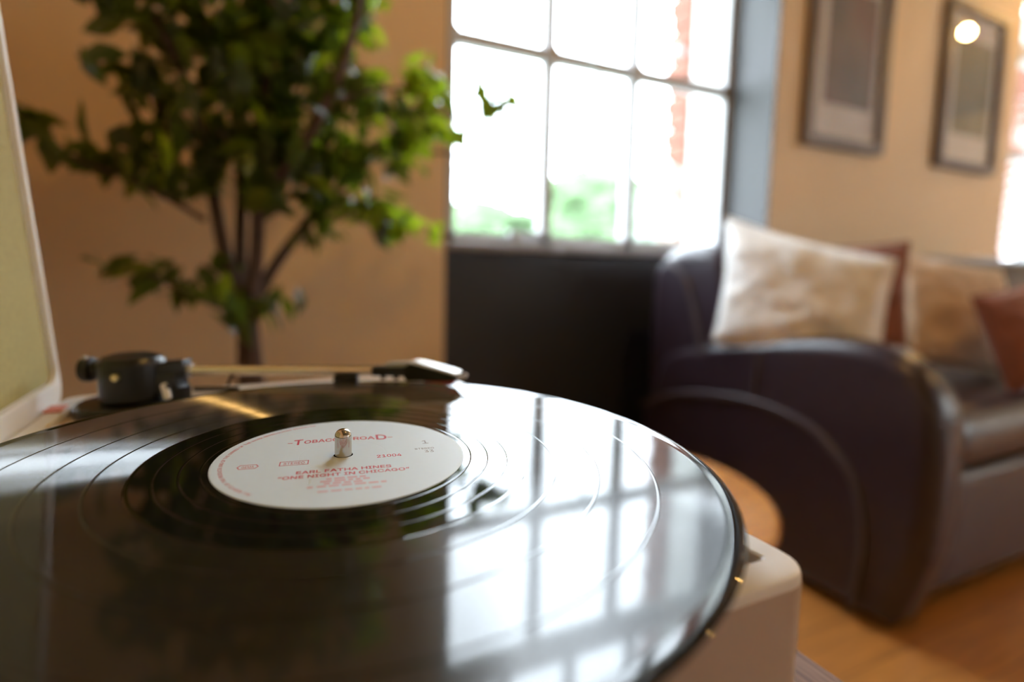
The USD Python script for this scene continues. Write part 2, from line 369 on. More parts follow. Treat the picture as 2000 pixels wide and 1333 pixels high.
def along(px, d): # ground position seen in direction px at distance d
    a = YAW + math.atan((px - 935.1) / 1029.0); return d * math.sin(a), d * math.cos(a)
for k, (px, d, top, r, l) in enumerate([
        (905, 38, 6.9, 3.4, 'hazy green tree seen through the leftmost pane of the nearer window'),
        (1010, 44, 6.3, 3.2, 'lower hazy tree just left of the first clear mullion of the nearer window'),
        (1165, 36, 7.9, 3.6, 'tall rounded tree in the middle pane of the nearer window'),
        (1090, 58, 8.6, 3.6, 'far hazy tree filling the gap left of the tall rounded tree'),
        (960, 74, 11.2, 4.4, 'farthest hazy tree seen over the leftmost trees in the nearer window'),
        (1245, 62, 10.4, 3.8, 'far hazy tree just right of the tall rounded tree'),
        (1310, 27, 5.7, 2.0, 'hazy green tree beside the red brick edge of the nearer window'),
        (1420, 40, 5.5, 3.0, 'green tree outside, hidden behind the right side of the window recess')]):
    x, y = along(px, d); tree(x, y, top, r, 3 + k, l)

# ------------------------------------------------------------------ leather sofa under the pictures
def prism(profile, x0, x1, rad, nx=6, npts=90):
    """closed (y, z) outline carried along x, with rounded ends"""
    pl = sg.Polygon(profile)
    loops = []
    st = [(x0 + rad * (1 - math.cos(a)), rad * (1 - math.sin(a))) for a in np.linspace(0, math.pi / 2, nx)]
    st += [(x1 - rad * (1 - math.cos(a)), rad * (1 - math.sin(a))) for a in np.linspace(math.pi / 2, 0, nx)]
    P = np.array(pl.exterior.coords)[:-1]
    d = np.r_[0, np.cumsum(np.linalg.norm(np.diff(np.vstack([P, P[:1]]), axis=0), axis=1))]
    t = np.linspace(0, d[-1], npts, endpoint=False)
    P = np.c_[np.interp(t, d, np.r_[P[:, 0], P[0, 0]]), np.interp(t, d, np.r_[P[:, 1], P[0, 1]])]
    tg = np.roll(P, -1, 0) - np.roll(P, 1, 0); tg /= np.linalg.norm(tg, axis=1, keepdims=True)
    nr = np.c_[-tg[:, 1], tg[:, 0]]
    if pl.exterior.is_ccw is False: nr = -nr
    for x, ins in st:
        q = P + nr * ins
        loops.append(np.c_[np.full(npts, x), q])
    return fixed(loft(loops))
sofa = based('leather_sofa', 'dark aubergine leather sofa with rounded arms and piping under the pictures', 'sofa', (2.5 * K, 1.1 * K, 0))
arm_out = [tuple(p) for p in bez([(1.60, .02), (1.60, .30), (1.565, .40), (1.50, .575), (1.36, .64), (1.12, .688), (.89, .716), (.74, .698), (.652, .614), (.626, .49), (.63, .25), (.688, .02)], 8)]
def sofa_arm(xa, flip):
    xo = 1.415 if not flip else 3.60
    S('arm', prism(arm_out, xo, xo + .135, .045), 'aubergine_leather', sofa)
    xs_ = xo - .002 if not flip else xo + .137
    p = bez([(xs_ + (.0 if not flip else 0), 1.585, .372), (xs_, 1.40, .455), (xs_, 1.142, .497), (xs_, .95, .478), (xs_, .860, .43), (xs_, .797, .360), (xs_, .765, .226), (xs_, .778, .03)], 8)
    S('piping', tube(p, .010, 8), 'leather_piping', sofa)
    S('piping', tube(bez([(xs_ + .004, 1.10, .50), (xs_, 1.095, .58), (xs_ + .003, 1.09, .64), (xs_ + .03, 1.09, .686)], 6), .006, 8), 'leather_piping', sofa)
sofa_arm(1.415, False); sofa_arm(3.6, True)
S('base', box(1.56, 3.59, .70, 1.50, .05, .375, .03), 'aubergine_leather', sofa)
def puff(x0, x1, y0, y1, z0, z1, r=.06):
    L = []
    for a in np.linspace(-math.pi / 2, math.pi / 2, 11):
        ins = r * (1 - math.cos(a)); z = (z0 + z1) / 2 + math.sin(a) * (z1 - z0) / 2
        L.append(rloop(x0, x1, y0, y1, r + .03, ins, z))
    return fixed(loft(L))
for x0, x1 in ((1.56, 2.57), (2.58, 3.59)):
    S('seat_cushion', puff(x0, x1, .665, 1.22, .385, .555), 'aubergine_leather', sofa)
back_out = [tuple(p) for p in bez([(1.585, .06), (1.585, .80), (1.545, .93), (1.44, .985), (1.30, .975), (1.235, .90), (1.19, .62), (1.20, .40), (1.30, .06)], 8)]
for x0, x1 in ((1.425, 2.57), (2.575, 3.73)):
    S('back', prism(back_out, x0, x1, .05), 'aubergine_leather', sofa)
p = bez([(1.423, 1.50, .93), (1.421, 1.40, .86), (1.421, 1.34, .70), (1.422, 1.31, .60)], 6)
S('piping', tube(p, .009, 8), 'leather_piping', sofa)
for x in (1.50, 3.66):
    for y in (.78, 1.48): S('foot', cyl((x, y, 0), (x, y, .06), .025, .03), 'black_plastic', sofa)

def pillow(w, h, t, seed, n=34, wr=1.0):
    u = np.linspace(-1, 1, n); U, V = np.meshgrid(u, u, indexing='ij')
    e = (1 - np.abs(U) ** 2.6) * (1 - np.abs(V) ** 2.6)
    T = t * np.maximum(e, 0) ** .42
    pinch = 1 - .075 * (1 - np.abs(V) ** 2) * np.abs(U) ** 3
    pinch2 = 1 - .075 * (1 - np.abs(U) ** 2) * np.abs(V) ** 3
    X, Z = U * w / 2 * pinch, V * h / 2 * pinch2
    nz = meshkit.fbm(np.stack([X * 9, Z * 16, X * 0 + seed], -1), 4, seed) - .5
    fr, bk = [], []
    top = np.stack([X, -T * (1 + .0) - wr * nz * .05 * np.sqrt(np.maximum(e, 0)), Z], -1).reshape(-1, 3)
    bot = np.stack([X, T * .9, Z], -1).reshape(-1, 3)
    f = []
    for i in range(n - 1):
        for j in range(n - 1):
            a, b, c, d = i * n + j, (i + 1) * n + j, (i + 1) * n + j + 1, i * n + j + 1
            f += [(a, b, c), (a, c, d)]
            f += [(n * n + a, n * n + c, n * n + b), (n * n + a, n * n + d, n * n + c)]
    return fixed(trimesh.Trimesh(np.vstack([top, bot]), f, process=False))
def place_pillow(name, label, m, c, yaw, roll, tilt, w, h, t, seed, wr=1.0, slump=0.0):
    q = pillow(w, h, t, seed, wr=wr)
    Rm = trimesh.transformations.euler_matrix(-tilt, roll, 0, 'sxyz')
    sh = np.eye(4); sh[2, 0] = -slump; Rm = Rm @ sh
    Rz = trimesh.transformations.rotation_matrix(yaw, [0, 0, 1])
    q.apply_transform(Rz @ Rm); q.apply_translation(c)
    p = based(name, label, 'cushion', (c[0] * K, c[1] * K, (c[2] - h / 2) * K))
    S('cover', q, m, p, smooth=40)
    s = q.vertices
    n = 34
    u = np.linspace(-1, 1, 24)
    edge = []
    for (a, b) in (((-1, -1), (1, -1)), ((1, -1), (1, 1)), ((1, 1), (-1, 1)), ((-1, 1), (-1, -1))):
        for k in np.linspace(0, 1, 16, endpoint=False):
            U, V = a[0] + (b[0] - a[0]) * k, a[1] + (b[1] - a[1]) * k
            edge.append((U * w / 2 * (1 - .075 * (1 - V ** 2) * abs(U) ** 3), 0, V * h / 2 * (1 - .075 * (1 - U ** 2) * abs(V) ** 3)))
    edge.append(edge[0])
    e = trimesh.transform_points(np.array(edge), Rz @ Rm) + c
    S('seam', tube(e, .006, 6, caps=False), m, p)
place_pillow('scatter_cushion', 'crumpled cream linen cushion leaning over the near sofa arm', 'cream_linen', (1.515, 1.055, .797), math.radians(-66), 0.0, math.radians(8), .450, .405, .075, 3, 1.0, slump=.32)
place_pillow('scatter_cushion', 'rust cushion half hidden behind the cream linen cushion', 'rust_velvet', (1.79, 1.09, .785), math.radians(-40), math.radians(-2), math.radians(6), .37, .41, .06, 5)
place_pillow('scatter_cushion', 'tan linen cushion to the right of the cream one', 'tan_linen', (2.20, .975, .760), math.radians(-16), math.radians(3), math.radians(14), .44, .385, .07, 8, slump=.1)
place_pillow('scatter_cushion', 'dark rust cushion at the right edge of the photo, in front of the tan one', 'rust_velvet', (2.19, .755, .725), math.radians(-14), math.radians(-13), math.radians(16), .35, .30, .06, 11)

# ------------------------------------------------------------------ framed pictures
def picture(x0, x1, z0, z1, art, label):
    p = based('framed_picture', label, 'picture', ((x0 + x1) / 2 * K, (YW - .02) * K, z0 * K))
    w = .045
    def ring(a, b, ya, yb):
        xa, xb, za, zb = x0 + a, x1 - a, z0 + a, z1 - a
        L = []
        for ins, y in ((a, ya), (a, yb), (a + .004, yb - .004), (b - .004, yb - .004), (b, yb), (b, ya)):
            q = rrect(x0 + ins, x1 - ins, z0 + ins, z1 - ins, .012)
            L.append(np.c_[q[:, 0], np.full(len(q), y), q[:, 1]])
        L.append(L[0]); return fixed(loft(L, False, False))
    S('frame', ring(0, w, YW - .001, YW - .034), 'frame_grey', p)
    S('mount', box(x0 + w, x1 - w, YW - .012, YW - .004, z0 + w, z1 - w), 'mount_board', p)
    mx = (x1 - x0 - 2 * w) * .17; mz = (z1 - z0 - 2 * w) * .16
    S('print', box(x0 + w + mx, x1 - w - mx * .55, YW - .0145, YW - .012, z0 + w + mz * 1.2, z1 - w - mz), art, p)
    S('glass', box(x0 + w, x1 - w, YW - .0235, YW - .021, z0 + w, z1 - w), 'pane_glass', p)
picture(2.262, 2.825, 1.468, 2.34, 'art_red', 'grey framed picture with a dark reddish print, nearest to the window')
picture(3.295, 3.870, 1.468, 2.31, 'art_olive', 'grey framed picture with an olive print and a lamp reflected in its glass')

# ------------------------------------------------------------------ pendant lamps
def pendant(x, y, z, label):
    p = based('pendant_lamp', label, 'lamp', (x, y, z))
    put('ceiling_cup', lathe([(.0, ZC * K - .001), (.05, ZC * K - .001), (.05, ZC * K - .02), (.006, ZC * K - .03)], 24, (x, y, 0)), 'black_plastic', p)
    put('cord', cyl((x, y, z + .12), (x, y, ZC * K - .02), .003, n=8), 'black_plastic', p)
    put('holder', lathe([(.0, .13), (.02, .13), (.022, .06), (.0, .058)], 20, (x, y, z)), 'brass', p)
    put('bulb', ball((x, y, z), .030, 3), 'bulb_glow', p, smooth=True)
PEND = [((4.35, 0.92, 2.42), 'warm globe pendant lamp hanging by the far window, the one mirrored in the picture'),
        ((0.9, 0.0, 2.42), 'warm globe pendant lamp hanging above the record player'),
        ((4.62, -0.75, 2.50), 'added warm globe pendant lamp, unseen, in the far right of the room behind the camera')]  # last lamp is unseen, added for warm fill
for c, l in PEND: pendant(*c, l)

# ------------------------------------------------------------------ round side table
rt = based('round_side_table', 'round glossy orange wooden side table between the record player and sofa', 'table', (.67 * K, .84 * K, 0))
cx, cy, zt, r = .655, .835, .455, .315
S('table_top', lathe([(0, zt - .03), (r - .012, zt - .03), (r - .003, zt - .024), (r, zt - .014), (r - .002, zt - .006), (r - .008, zt - .001), (r - .014, zt), (0, zt)], 96, (cx, cy, 0)), 'gloss_wood', rt)
S('stem', lathe([(0, zt - .03), (.06, zt - .03), (.035, zt - .06), (.028, zt - .2), (.045, .1), (.04, .04), (0, .04)], 32, (cx, cy, 0)), 'gloss_wood', rt)
S('foot', lathe([(0, 0), (.19, 0), (.195, .012), (.18, .025), (.06, .042), (0, .045)], 48, (cx, cy, 0)), 'gloss_wood', rt)

# ------------------------------------------------------------------ table under the player
TZ = 0.600
tb = based('console_table', 'grey brown wood-grain table under the record player', 'table', (-.1, .15, 0))
put('table_top', box(-.48, .270, -.62, .58, TZ - .03, TZ, .002), 'table_wood', tb)
put('apron', cat([box(-.44, .23, -.58, -.555, TZ - .10, TZ - .0295), box(-.44, .23, .515, .54, TZ - .10, TZ - .0295), box(-.44, -.415, -.555, .515, TZ - .10, TZ - .0295), box(.205, .23, -.555, .515, TZ - .10, TZ - .0295)]), 'table_wood', tb)
for x in (-.44, .185):
    for y in (-.58, .495): put('leg', box(x, x + .045, y, y + .045, 0, TZ - .0295, .003), 'table_wood', tb)

# ------------------------------------------------------------------ record player
D = RZ - .0170
PX0, PX1, PY0, PY1 = -.118, .1695, .1030, .4600
rp = based('record_player', 'white portable suitcase record player with open lid on the table', 'record player', ((PX0 + PX1) / 2, (PY0 + PY1) / 2, TZ))
R_ = .013
lp = lambda pairs: [rloop(PX0, PX1, PY0, PY1, R_, i, z) for i, z in pairs]
put('case', fixed(loft(lp([(.004, TZ + .004), (.0, TZ + .008), (.0, D - .0042)]), True, True)), 'side_shell', rp, label='side of the case, darker and warmer than the rim')
put('case_rim', fixed(loft(lp([(.0002, D - .0042), (.0002, D - .0022), (.0007, D - .0008), (.0022, D), (.0108, D), (.0116, D - .0006), (.0120, D - .0016), (.0122, D - .0085)]), False, False)), 'white_shell', rp)
put('deck', fixed(loft([rloop(PX0, PX1, PY0, PY1, R_, .0121, D - .0100), rloop(PX0, PX1, PY0, PY1, R_, .0121, D - .0082)])), 'dark_deck', rp)
for x in (PX0 + .03, PX1 - .03):
    for y in (PY0 + .03, PY1 - .03): put('rubber_foot', cyl((x, y, TZ), (x, y, TZ + .005), .010), 'black_rubber', rp)
put('platter', lathe([(0.004, D - .0082), (.098, D - .0082), (.100, D - .006), (.100, RZ - .0046), (.098, RZ - .0036), (.004, RZ - .0036)], 96, (RC[0], RC[1], 0)), 'satin_metal', rp)
put('slip_mat', lathe([(.004, RZ - .0035), (.1, RZ - .0035), (.101, RZ - .0028), (.1, RZ - .0021), (.004, RZ - .0021)], 96, (RC[0], RC[1], 0)), 'black_rubber', rp)
sr = .00350
prof = [(sr, -.0035), (sr, .0078)] + [(sr * math.cos(a), .0080 + .0032 * math.sin(a)) for a in np.linspace(0.02, math.pi / 2, 12)]
put('spindle', lathe(prof, 48, tuple(RC)), 'polished_steel', rp, smooth=40, label='polished steel spindle with a domed tip')

# lid, hinged along the back edge and leaning back
lean = math.atan2(.085, 1.0)
def lidp(u, v, w): # u along y, v up the lid, w out of the lid's face
    return np.stack([PX0 - .001 - np.sin(lean) * v + np.cos(lean) * w, u, D - .004 + np.cos(lean) * v + np.sin(lean) * w], -1)
LH = .285
def lloop(ins, w, r=.016, insb=None):
    q = rrect(PY0 + ins, PY1 - ins, 0 + (ins if insb is None else insb), LH - ins, max(r - ins, .002))
    return lidp(q[:, 0], q[:, 1], np.full(len(q), w))
put('lid', fixed(loft([lloop(.003, -.034), lloop(.0, -.031), lloop(.0, -.0015), lloop(.0012, 0), lloop(.0042, 0, insb=.014), lloop(.0052, -.0008, insb=.016), lloop(.0056, -.0042, insb=.0165), lloop(.0058, -.0055, insb=.017)])), 'white_shell', rp)
put('lid_lining', fixed(loft([lloop(.0059, -.0058, insb=.0172), lloop(.0059, -.0044, insb=.0172), lloop(.0070, -.0040, insb=.0185)])), 'olive_lining', rp, label='olive cloth lining inside the lid')
for y in (PY0 + .06, PY1 - .06):
    put('hinge', cat([cyl((PX0 - .003, y - .016, D - .006), (PX0 - .003, y + .016, D - .006), .0035, n=14), box(PX0 - .004, PX0 + .001, y - .014, y + .014, D - .022, D - .006)]), 'satin_metal', rp)
put('lid_ribbon', box(PX0 + .0005, PX0 + .010, PY1 - .052, PY1 - .036, D + .0003, D + .0018, .0004), 'salmon_ribbon', rp, label='small salmon ribbon at the hinge')

# tonearm
PV = np.array([-.0700, .4195, RZ + .004])
T0, T1 = np.array([-.0365, .4075, RZ + .0062]), np.array([.0835, .3655, RZ + .0066])
ax = (T1 - T0) / np.linalg.norm(T1 - T0)
bz = D - .008
put('tonearm_base', lathe([(0, bz), (.034, bz), (.034, bz + .009), (.032, bz + .011), (.0, bz + .011)], 48, (PV[0], PV[1], 0)), 'black_plastic', rp)
put('tonearm_base', box(PV[0] - .005, PV[0] + .038, PV[1] - .030, PV[1] - .002, bz, bz + .0095, .002), 'black_plastic', rp)
hz = RZ + .0185
put('pivot_housing', lathe([(0, bz + .011), (.0185, bz + .011), (.0200, bz + .013), (.0205, hz - .0075), (.0200, hz - .0055), (.0175, hz - .0025), (.0120, hz - .0008), (0, hz)], 40, (PV[0], PV[1], 0)), 'black_plastic', rp)
sd = np.cross(ax, UP); sd /= np.linalg.norm(sd)     # towards the camera side
if sd @ (CAM - PV) < 0: sd = -sd
sc_ = PV + ax * .001 + sd * .0203 + [0, 0, .0015]
put('pivot_screw', cyl(sc_, sc_ + sd * .0035, .0024, n=16, b=.0005), 'brass', rp)
put('counterweight', cat([cyl(PV - ax * .018 + [0, 0, .003], PV - ax * .026 + [0, 0, .003], .006, n=20), cyl(PV - ax * .025 + [0, 0, .003], PV - ax * .0325 + [0, 0, .003], .0085, n=32, b=.002)]), 'black_plastic', rp)
put('counterweight_pin', ball(PV - ax * .029 + sd * .003 + [0, 0, .0108], .0018), 'satin_metal', rp)
def slab(p0, p1, hw, z0, z1, b=.0012, up=UP):
    d = np.asarray(p1) - p0; L = np.linalg.norm(d); m = box(0, L, -hw, hw, z0, z1, b)
    d = d / L; s = np.cross(up, d); s /= np.linalg.norm(s); u = np.cross(d, s)
    T = np.eye(4); T[:3, 0] = d; T[:3, 1] = s; T[:3, 2] = u; T[:3, 3] = p0
    m.apply_transform(T); return m
put('arm_collar', cat([slab(PV + ax * .014, T0 + ax * .001, .0066, -.0025, .0078), slab(PV + ax * .014, T0 - ax * .004, .0085, -.012, -.001)]), 'black_plastic', rp)
put('collar_ring', cyl(T0 - ax * .0005, T0 + ax * .0035, .0046, n=24, b=.0006), 'satin_metal', rp)
put('arm_tube', cyl(T0, T1 + ax * .004, .0034, n=24), 'brushed_tube', rp, label='straight champagne-coloured metal arm tube')
lv = PV + ax * .029 + sd * .016
put('cue_lever', cyl(lv + [0, 0, -.012], lv + sd * .004 + ax * .003 + [0, 0, -.004], .0016, n=12), 'black_plastic', rp)
put('cue_lever_tip', cyl(lv + sd * .002 + ax * -.0005 + [0, 0, -.0035], lv + sd * .006 + ax * .004 + [0, 0, -.0125], .0024, n=16, b=.0012), 'white_shell', rp, label='white tip of the lift lever')
pp = T0 - ax * .003 + sd * .003
put('lift_post', cyl((pp[0], pp[1], bz), (pp[0], pp[1], RZ - .0035), .0062, n=24, b=.001), 'black_plastic', rp)
q = T0 + ax * .004 + [0, 0, -.013]
put('lift_rail', cyl(q, q + ax * .030, .0016, n=10), 'black_plastic', rp)
h0 = T0 + ax * .0305
put('cable_hook', cyl(h0 + [0, 0, -.002], h0 - ax * .004 + [0, 0, -.0105], .0015, .0009, n=10), 'black_plastic', rp)
rs = T0 + ax * .1075
put('arm_rest', cat([cyl((rs[0], rs[1], bz), (rs[0], rs[1], RZ - .006), .0065, n=20, b=.001), slab(rs - ax * .0085 + [0, 0, -.0095], rs + ax * .0085 + [0, 0, -.0095], .0045, -.0005, .0062)]), 'black_plastic', rp)
# head shell, cranked in towards the record's centre
H0, H1 = T1 + [0, 0, .0002], np.array([.1060, .3520, RZ + .0072])
NE = np.array([.1262, .3295, RZ])
hd = NE + [0, 0, .0085] - H1; hd[2] = 0; hd /= np.linalg.norm(hd)
put('shell_collar', cat([slab(T1 - ax * .001, H1, .0048, -.0035, .0032), cyl(T1 + ax * .006 - [0, 0, .0030], T1 + ax * .006 - [0, 0, .0062], .0018, n=12), cyl(T1 + ax * .015 - [0, 0, .0030], T1 + ax * .015 - [0, 0, .0062], .0020, n=12)]), 'black_plastic', rp)
put('shell_plate', slab(T1 + ax * .009 + [0, 0, .0034], H1 + ax * .003 + [0, 0, .0042], .0055, -.0006, .0022, .0008), 'satin_metal', rp, label='grey metal plate on the head shell neck')
E0 = H1 + hd * .000; E1 = NE + hd * .0065
def wedge(pts_side, hw, b):
    """side outline (along hd, z) made solid"""
    s = np.cross(UP, hd); pts = []
    for a, z in pts_side:
        for k in (-1, 1):
            for (da, dz) in ((0, 0),): pts.append(E0 + hd * a + [0, 0, 0] + s * hw * k); pts[-1][2] = RZ + z
    return trimesh.PointCloud(np.array(pts)).convex_hull
L_ = np.linalg.norm((E1 - E0)[:2])
put('head_shell', wedge([(-.002, .0105), (.003, .0135), (L_ - .002, .0085), (L_, .0065), (L_, .0048), (.004, .0038), (.0, .0010), (-.002, .0035)], .0062, 0), 'black_plastic', rp)
put('head_shell_cap', wedge([(.0020, .0139), (.0026, .0152), (.006, .0152), (L_ - .001, .0105), (L_ + .001, .0090), (L_ - .001, .0088)], .0058, 0), 'white_shell', rp, label='highlight on the black head shell, put in as a white wedge')  # bright highlight on top, built as a white wedge
put('stylus_holder', wedge([(.011, .0044), (L_ - .001, .0044), (L_ - .003, .0016), (.013, .0014)], .0042, 0), 'stylus_red', rp, label='red stylus holder')
put('stylus_tip', cyl(NE + hd * .001 + [0, 0, .0018], NE + hd * .0015 + [0, 0, .0001], .0006, .0002, n=8), 'satin_metal', rp)
fl_ = E1 + [0, 0, .0075 - (E1[2] - RZ)]
put('finger_lift', tube(bez([fl_ - hd * .004, fl_ + hd * .004 + [0, 0, -.001], fl_ + hd * .0065 + [0, 0, .0015]], 6), .0011, 10), 'white_shell', rp)

# ------------------------------------------------------------------ the record
vr = based('vinyl_record', 'shiny black vinyl record with a white paper label on the player', 'record', tuple(RC - [0, 0, .002]))
def ring(profile, n=256): return lathe(profile, n, tuple(RC))
g_ = [.0762, .0878, .1042, .1250, .1455]
put('rim', ring([(.0762, -.0012), (.1440, -.0012), (.1500, -.0016), (.15075, -.0012), (.15085, -.0007), (.1504, -.00025), (.1496, .00002), (.1489, .00012), (.1481, .00010), (.1468, .00001), (.1457, -.00008), (.1450, -.00008)]), 'vinyl_smooth', vr, smooth=35)
for a, b in zip(g_[:-1], g_[1:]):
    put('grooved_band', ring([(b - .0005, -.00008), (a + .0005, -.00008)]), 'vinyl_groove', vr)
for r in g_[1:-1]:
    put('track_gap', ring([(r + .0005, -.00008), (r + .00035, -.00003), (r + .0001, .00002), (r - .0001, .00002), (r - .00035, -.00003), (r - .0005, -.00008)]), 'vinyl_smooth', vr, smooth=60)
prof = [(.0767, -.00008), (.0764, -.00003), (.0761, .00001), (.0758, -.00004), (.0754, -.0001), (.0751, -.0001)]
for r in (.0682, .0601, .0530):
    prof += [(r + .0006, -.0001), (r + .0003, -.0001), (r + .0001, -.00017), (r, -.00019), (r - .0001, -.00017), (r - .0003, -.0001), (r - .0006, -.0001)]
prof += [(.0506, -.0001), (.0503, -.0001)]
put('runout', ring(prof), 'vinyl_smooth', vr, smooth=30)
put('underside', ring([(.0039, -.0001), (.0039, -.0020), (.0500, -.0020), (.0762, -.0012)]), 'vinyl_smooth', vr)
lab = put('label', ring([(.0503, -.0001), (.0500, .00006), (.0496, .0001), (.0179, .0001), (.0177, .00003), (.0174, .00003), (.0172, .0001), (.0040, .0001), (.0039, -.0001)], 192), 'label_paper', vr, label='white paper label with red print')
TA = math.radians(-9.0)
def ink(name, meshes, m):
    q = cat(meshes); v = q.vertices.copy()
    c, s = math.cos(TA), math.sin(TA)
    q.vertices = np.c_[v[:, 0] * c - v[:, 1] * s, v[:, 0] * s + v[:, 1] * c, v[:, 2]] + RC + [0, 0, .00009]
    put(name, q, m, lab, smooth=False)
TH = .00004
def text(s, h, x0, y0, x1=None, bold=False, center=None):
    m = meshkit.text_mesh(s, h, TH, bold); b = m.bounds
    sx = 1.0 if x1 is None else (x1 - x0) / (b[1, 0] - b[0, 0])
    m.apply_translation([-b[0, 0], 0, 0]); m.apply_scale([sx, 1, 1]); m.apply_translation([x0, y0, 0]); return m
def bars(x0, x1, y, h, seed): # lines of print too fine to read: one small bar per word
    g = random.Random(seed); x = x0; o = []
    while x < x1 - .0008:
        w = min(g.uniform(.0016, .0042), x1 - x); o.append(box(x, x + w, y, y + h, 0, TH)); x += w + .0009
    return o
def outline(x0, x1, y0, y1, t=.00035, tip=0.0):
    p = sg.Polygon([(x0, y0), (x1, y0), (x1 + tip, (y0 + y1) / 2), (x1, y1), (x0, y1), (x0 - tip, (y0 + y1) / 2)])
    return [trimesh.creation.extrude_polygon(p.difference(p.buffer(-t)), TH, engine='earcut')]
# title: big first and last letters, small capitals between, slightly arched
tt = [text('T', .0068, -.0210, .0165, -.0172, True), text('OBACCO', .0040, -.0166, .0172, .0016, True), text('ROA', .0040, .0046, .0172, .0142, True), text('D', .0068, .0148, .0165, .0196, True)]
for t_ in tt: t_.vertices[:, 1] += .0016 - 4.0 * t_.vertices[:, 0] ** 2
flo = [box(-.0235, -.0215, .0190, .0196, 0, TH), box(.0200, .0222, .0190, .0196, 0, TH)] + [box(-.003 + .0012 * k, -.0022 + .0012 * k, .0235 + (.0018 if k in (2, 3) else .0), .0245 + (.0018 if k in (2, 3) else .0), 0, TH) for k in range(6)]
ink('title_print', tt + flo, 'red_ink')
ink('artist_print', [text('EARL FATHA HINES', .0027, -.0175, -.0184, .0182, True), text('\u201cONE NIGHT IN CHICAGO\u201d', .0027, -.0236, -.0228, .0248, True)], 'red_ink')
ink('number_print', [text('21004', .0029, .0134, -.0066, .0236, True)], 'red_ink')
ink('box_print', outline(-.0245, -.0135, -.0084, -.0038) + [text('STEREO', .0022, -.0230, -.0073, -.0150)] + outline(-.0390, -.0330, -.0090, -.0045, .0004, .0010) + [text('GEMA', .0020, -.0383, -.0078, -.0337)], 'red_ink')
ink('side_print', [text('1', .0042, .0345, .0070)] + [text('STEREO', .0018, .0300, -.0004, .0384), text('33', .0028, .0338, -.0046, .0376)], 'grey_ink')
tr = bars(-.0064, .0090, -.0262, .0014, 1) + bars(-.0085, .0092, -.0284, .0014, 2) + bars(-.0072, .0076, -.0306, .0014, 3) + bars(-.0128, -.0108, -.0328, .0013, 4) + bars(-.0095, .0150, -.0328, .0013, 5) + bars(-.0092, .0134, -.0372, .0011, 6)
ink('track_print', tr, 'pink_ink')
rim_t = meshkit.text_mesh('ALL RIGHTS OF THE PRODUCER AND OF THE OWNER OF THE WORK REPRODUCED RESERVED', .00145, TH)
b = rim_t.bounds; L0 = b[1, 0] - b[0, 0]
v = rim_t.vertices.copy(); ph = math.radians(228) - (v[:, 0] - b[0, 0]) / L0 * math.radians(122); rr_ = .0457 + v[:, 1]
rim_t.vertices = np.c_[rr_ * np.cos(ph), rr_ * np.sin(ph), v[:, 2]]
ink('rim_print', [rim_t], 'red_ink')

# ------------------------------------------------------------------ potted ficus
YP = 1.15
fx = based('potted_ficus', 'tall ficus tree with dark green leaves behind the record player', 'plant', (.012 * K, YP * K, 0))
S('pot', lathe([(0, 0), (.11, 0), (.118, .01), (.15, .27), (.158, .275), (.158, .30), (.150, .305), (.142, .30), (.138, .26), (0, .255)], 48, (.012, YP, 0)), 'pot_black', fx)
S('soil', lathe([(0, .262), (.1, .264), (.139, .259)], 32, (.012, YP, 0)), 'moss', fx)
def fpt(px, py, dy=0.0):
    """point of the plant's own space: surveyed direction at the plant's depth"""
    d = FW + (px - 935.1) / 1029.033 * RR - (py - 627.2) / 1029.033 * UU
    return np.array([0, 0, .875]) + d * ((YP + dy) / d[1])
S('trunk', tube(bez([(.012, YP, .25), fpt(492, 780), fpt(488, 700), fpt(484, 640), fpt(478, 590)], 6), np.interp(np.linspace(0, 1, 25), [0, .5, 1], [.030, .024, .017]), 12), 'bark', fx)
STEMS = [[(478, 620, .0), (440, 500, .02), (415, 370, .03), (395, 250, .0), (350, 130, -.03), (300, 30, -.05)],
         [(488, 620, -.01), (502, 480, -.03), (505, 330, -.02), (520, 180, .0), (530, -60, .0), (540, -200, 0)],
         [(486, 610, .01), (530, 530, .03), (580, 460, .06), (640, 390, .08), (720, 310, .08), (800, 230, .06)],
         [(484, 620, .02), (470, 520, .06), (470, 350, .1), (450, 180, .12), (420, 20, .1)],
         [(505, 400, -.02), (560, 330, -.06), (640, 200, -.1), (690, 60, -.1), (720, -80, -.1)]]
for s in STEMS:
    p = bez([fpt(*q) for q in s], 6); S('stem', tube(p, np.linspace(.015, .006, len(p)), 8), 'bark', fx)
TWIGS = [[(400, 430, .02), (350, 400, .0), (250, 350, -.02), (150, 310, -.03), (60, 240, -.04)], [(435, 600, .0), (380, 580, -.03), (310, 545, -.05), (240, 520, -.06)], [(395, 260, 0), (330, 230, .0), (270, 150, -.02)],
         [(720, 310, .08), (800, 300, .06), (880, 300, .05), (905, 322, .05)], [(800, 230, .06), (850, 220, .04), (905, 235, .04), (960, 205, .04), (1000, 188, .04)], [(905, 235, .04), (920, 200, .04), (935, 152, .04)],
         [(620, 400, .08), (690, 410, .06), (760, 420, .05), (840, 450, .04)], [(640, 200, -.1), (720, 180, -.08), (800, 170, -.04), (850, 150, 0)], [(500, 350, 0), (470, 300, -.08), (420, 250, -.1)]]
for s in TWIGS:
    p = bez([fpt(*q) for q in s], 5); S('twig', tube(p, np.linspace(.006, .002, len(p)), 6), 'bark', fx)
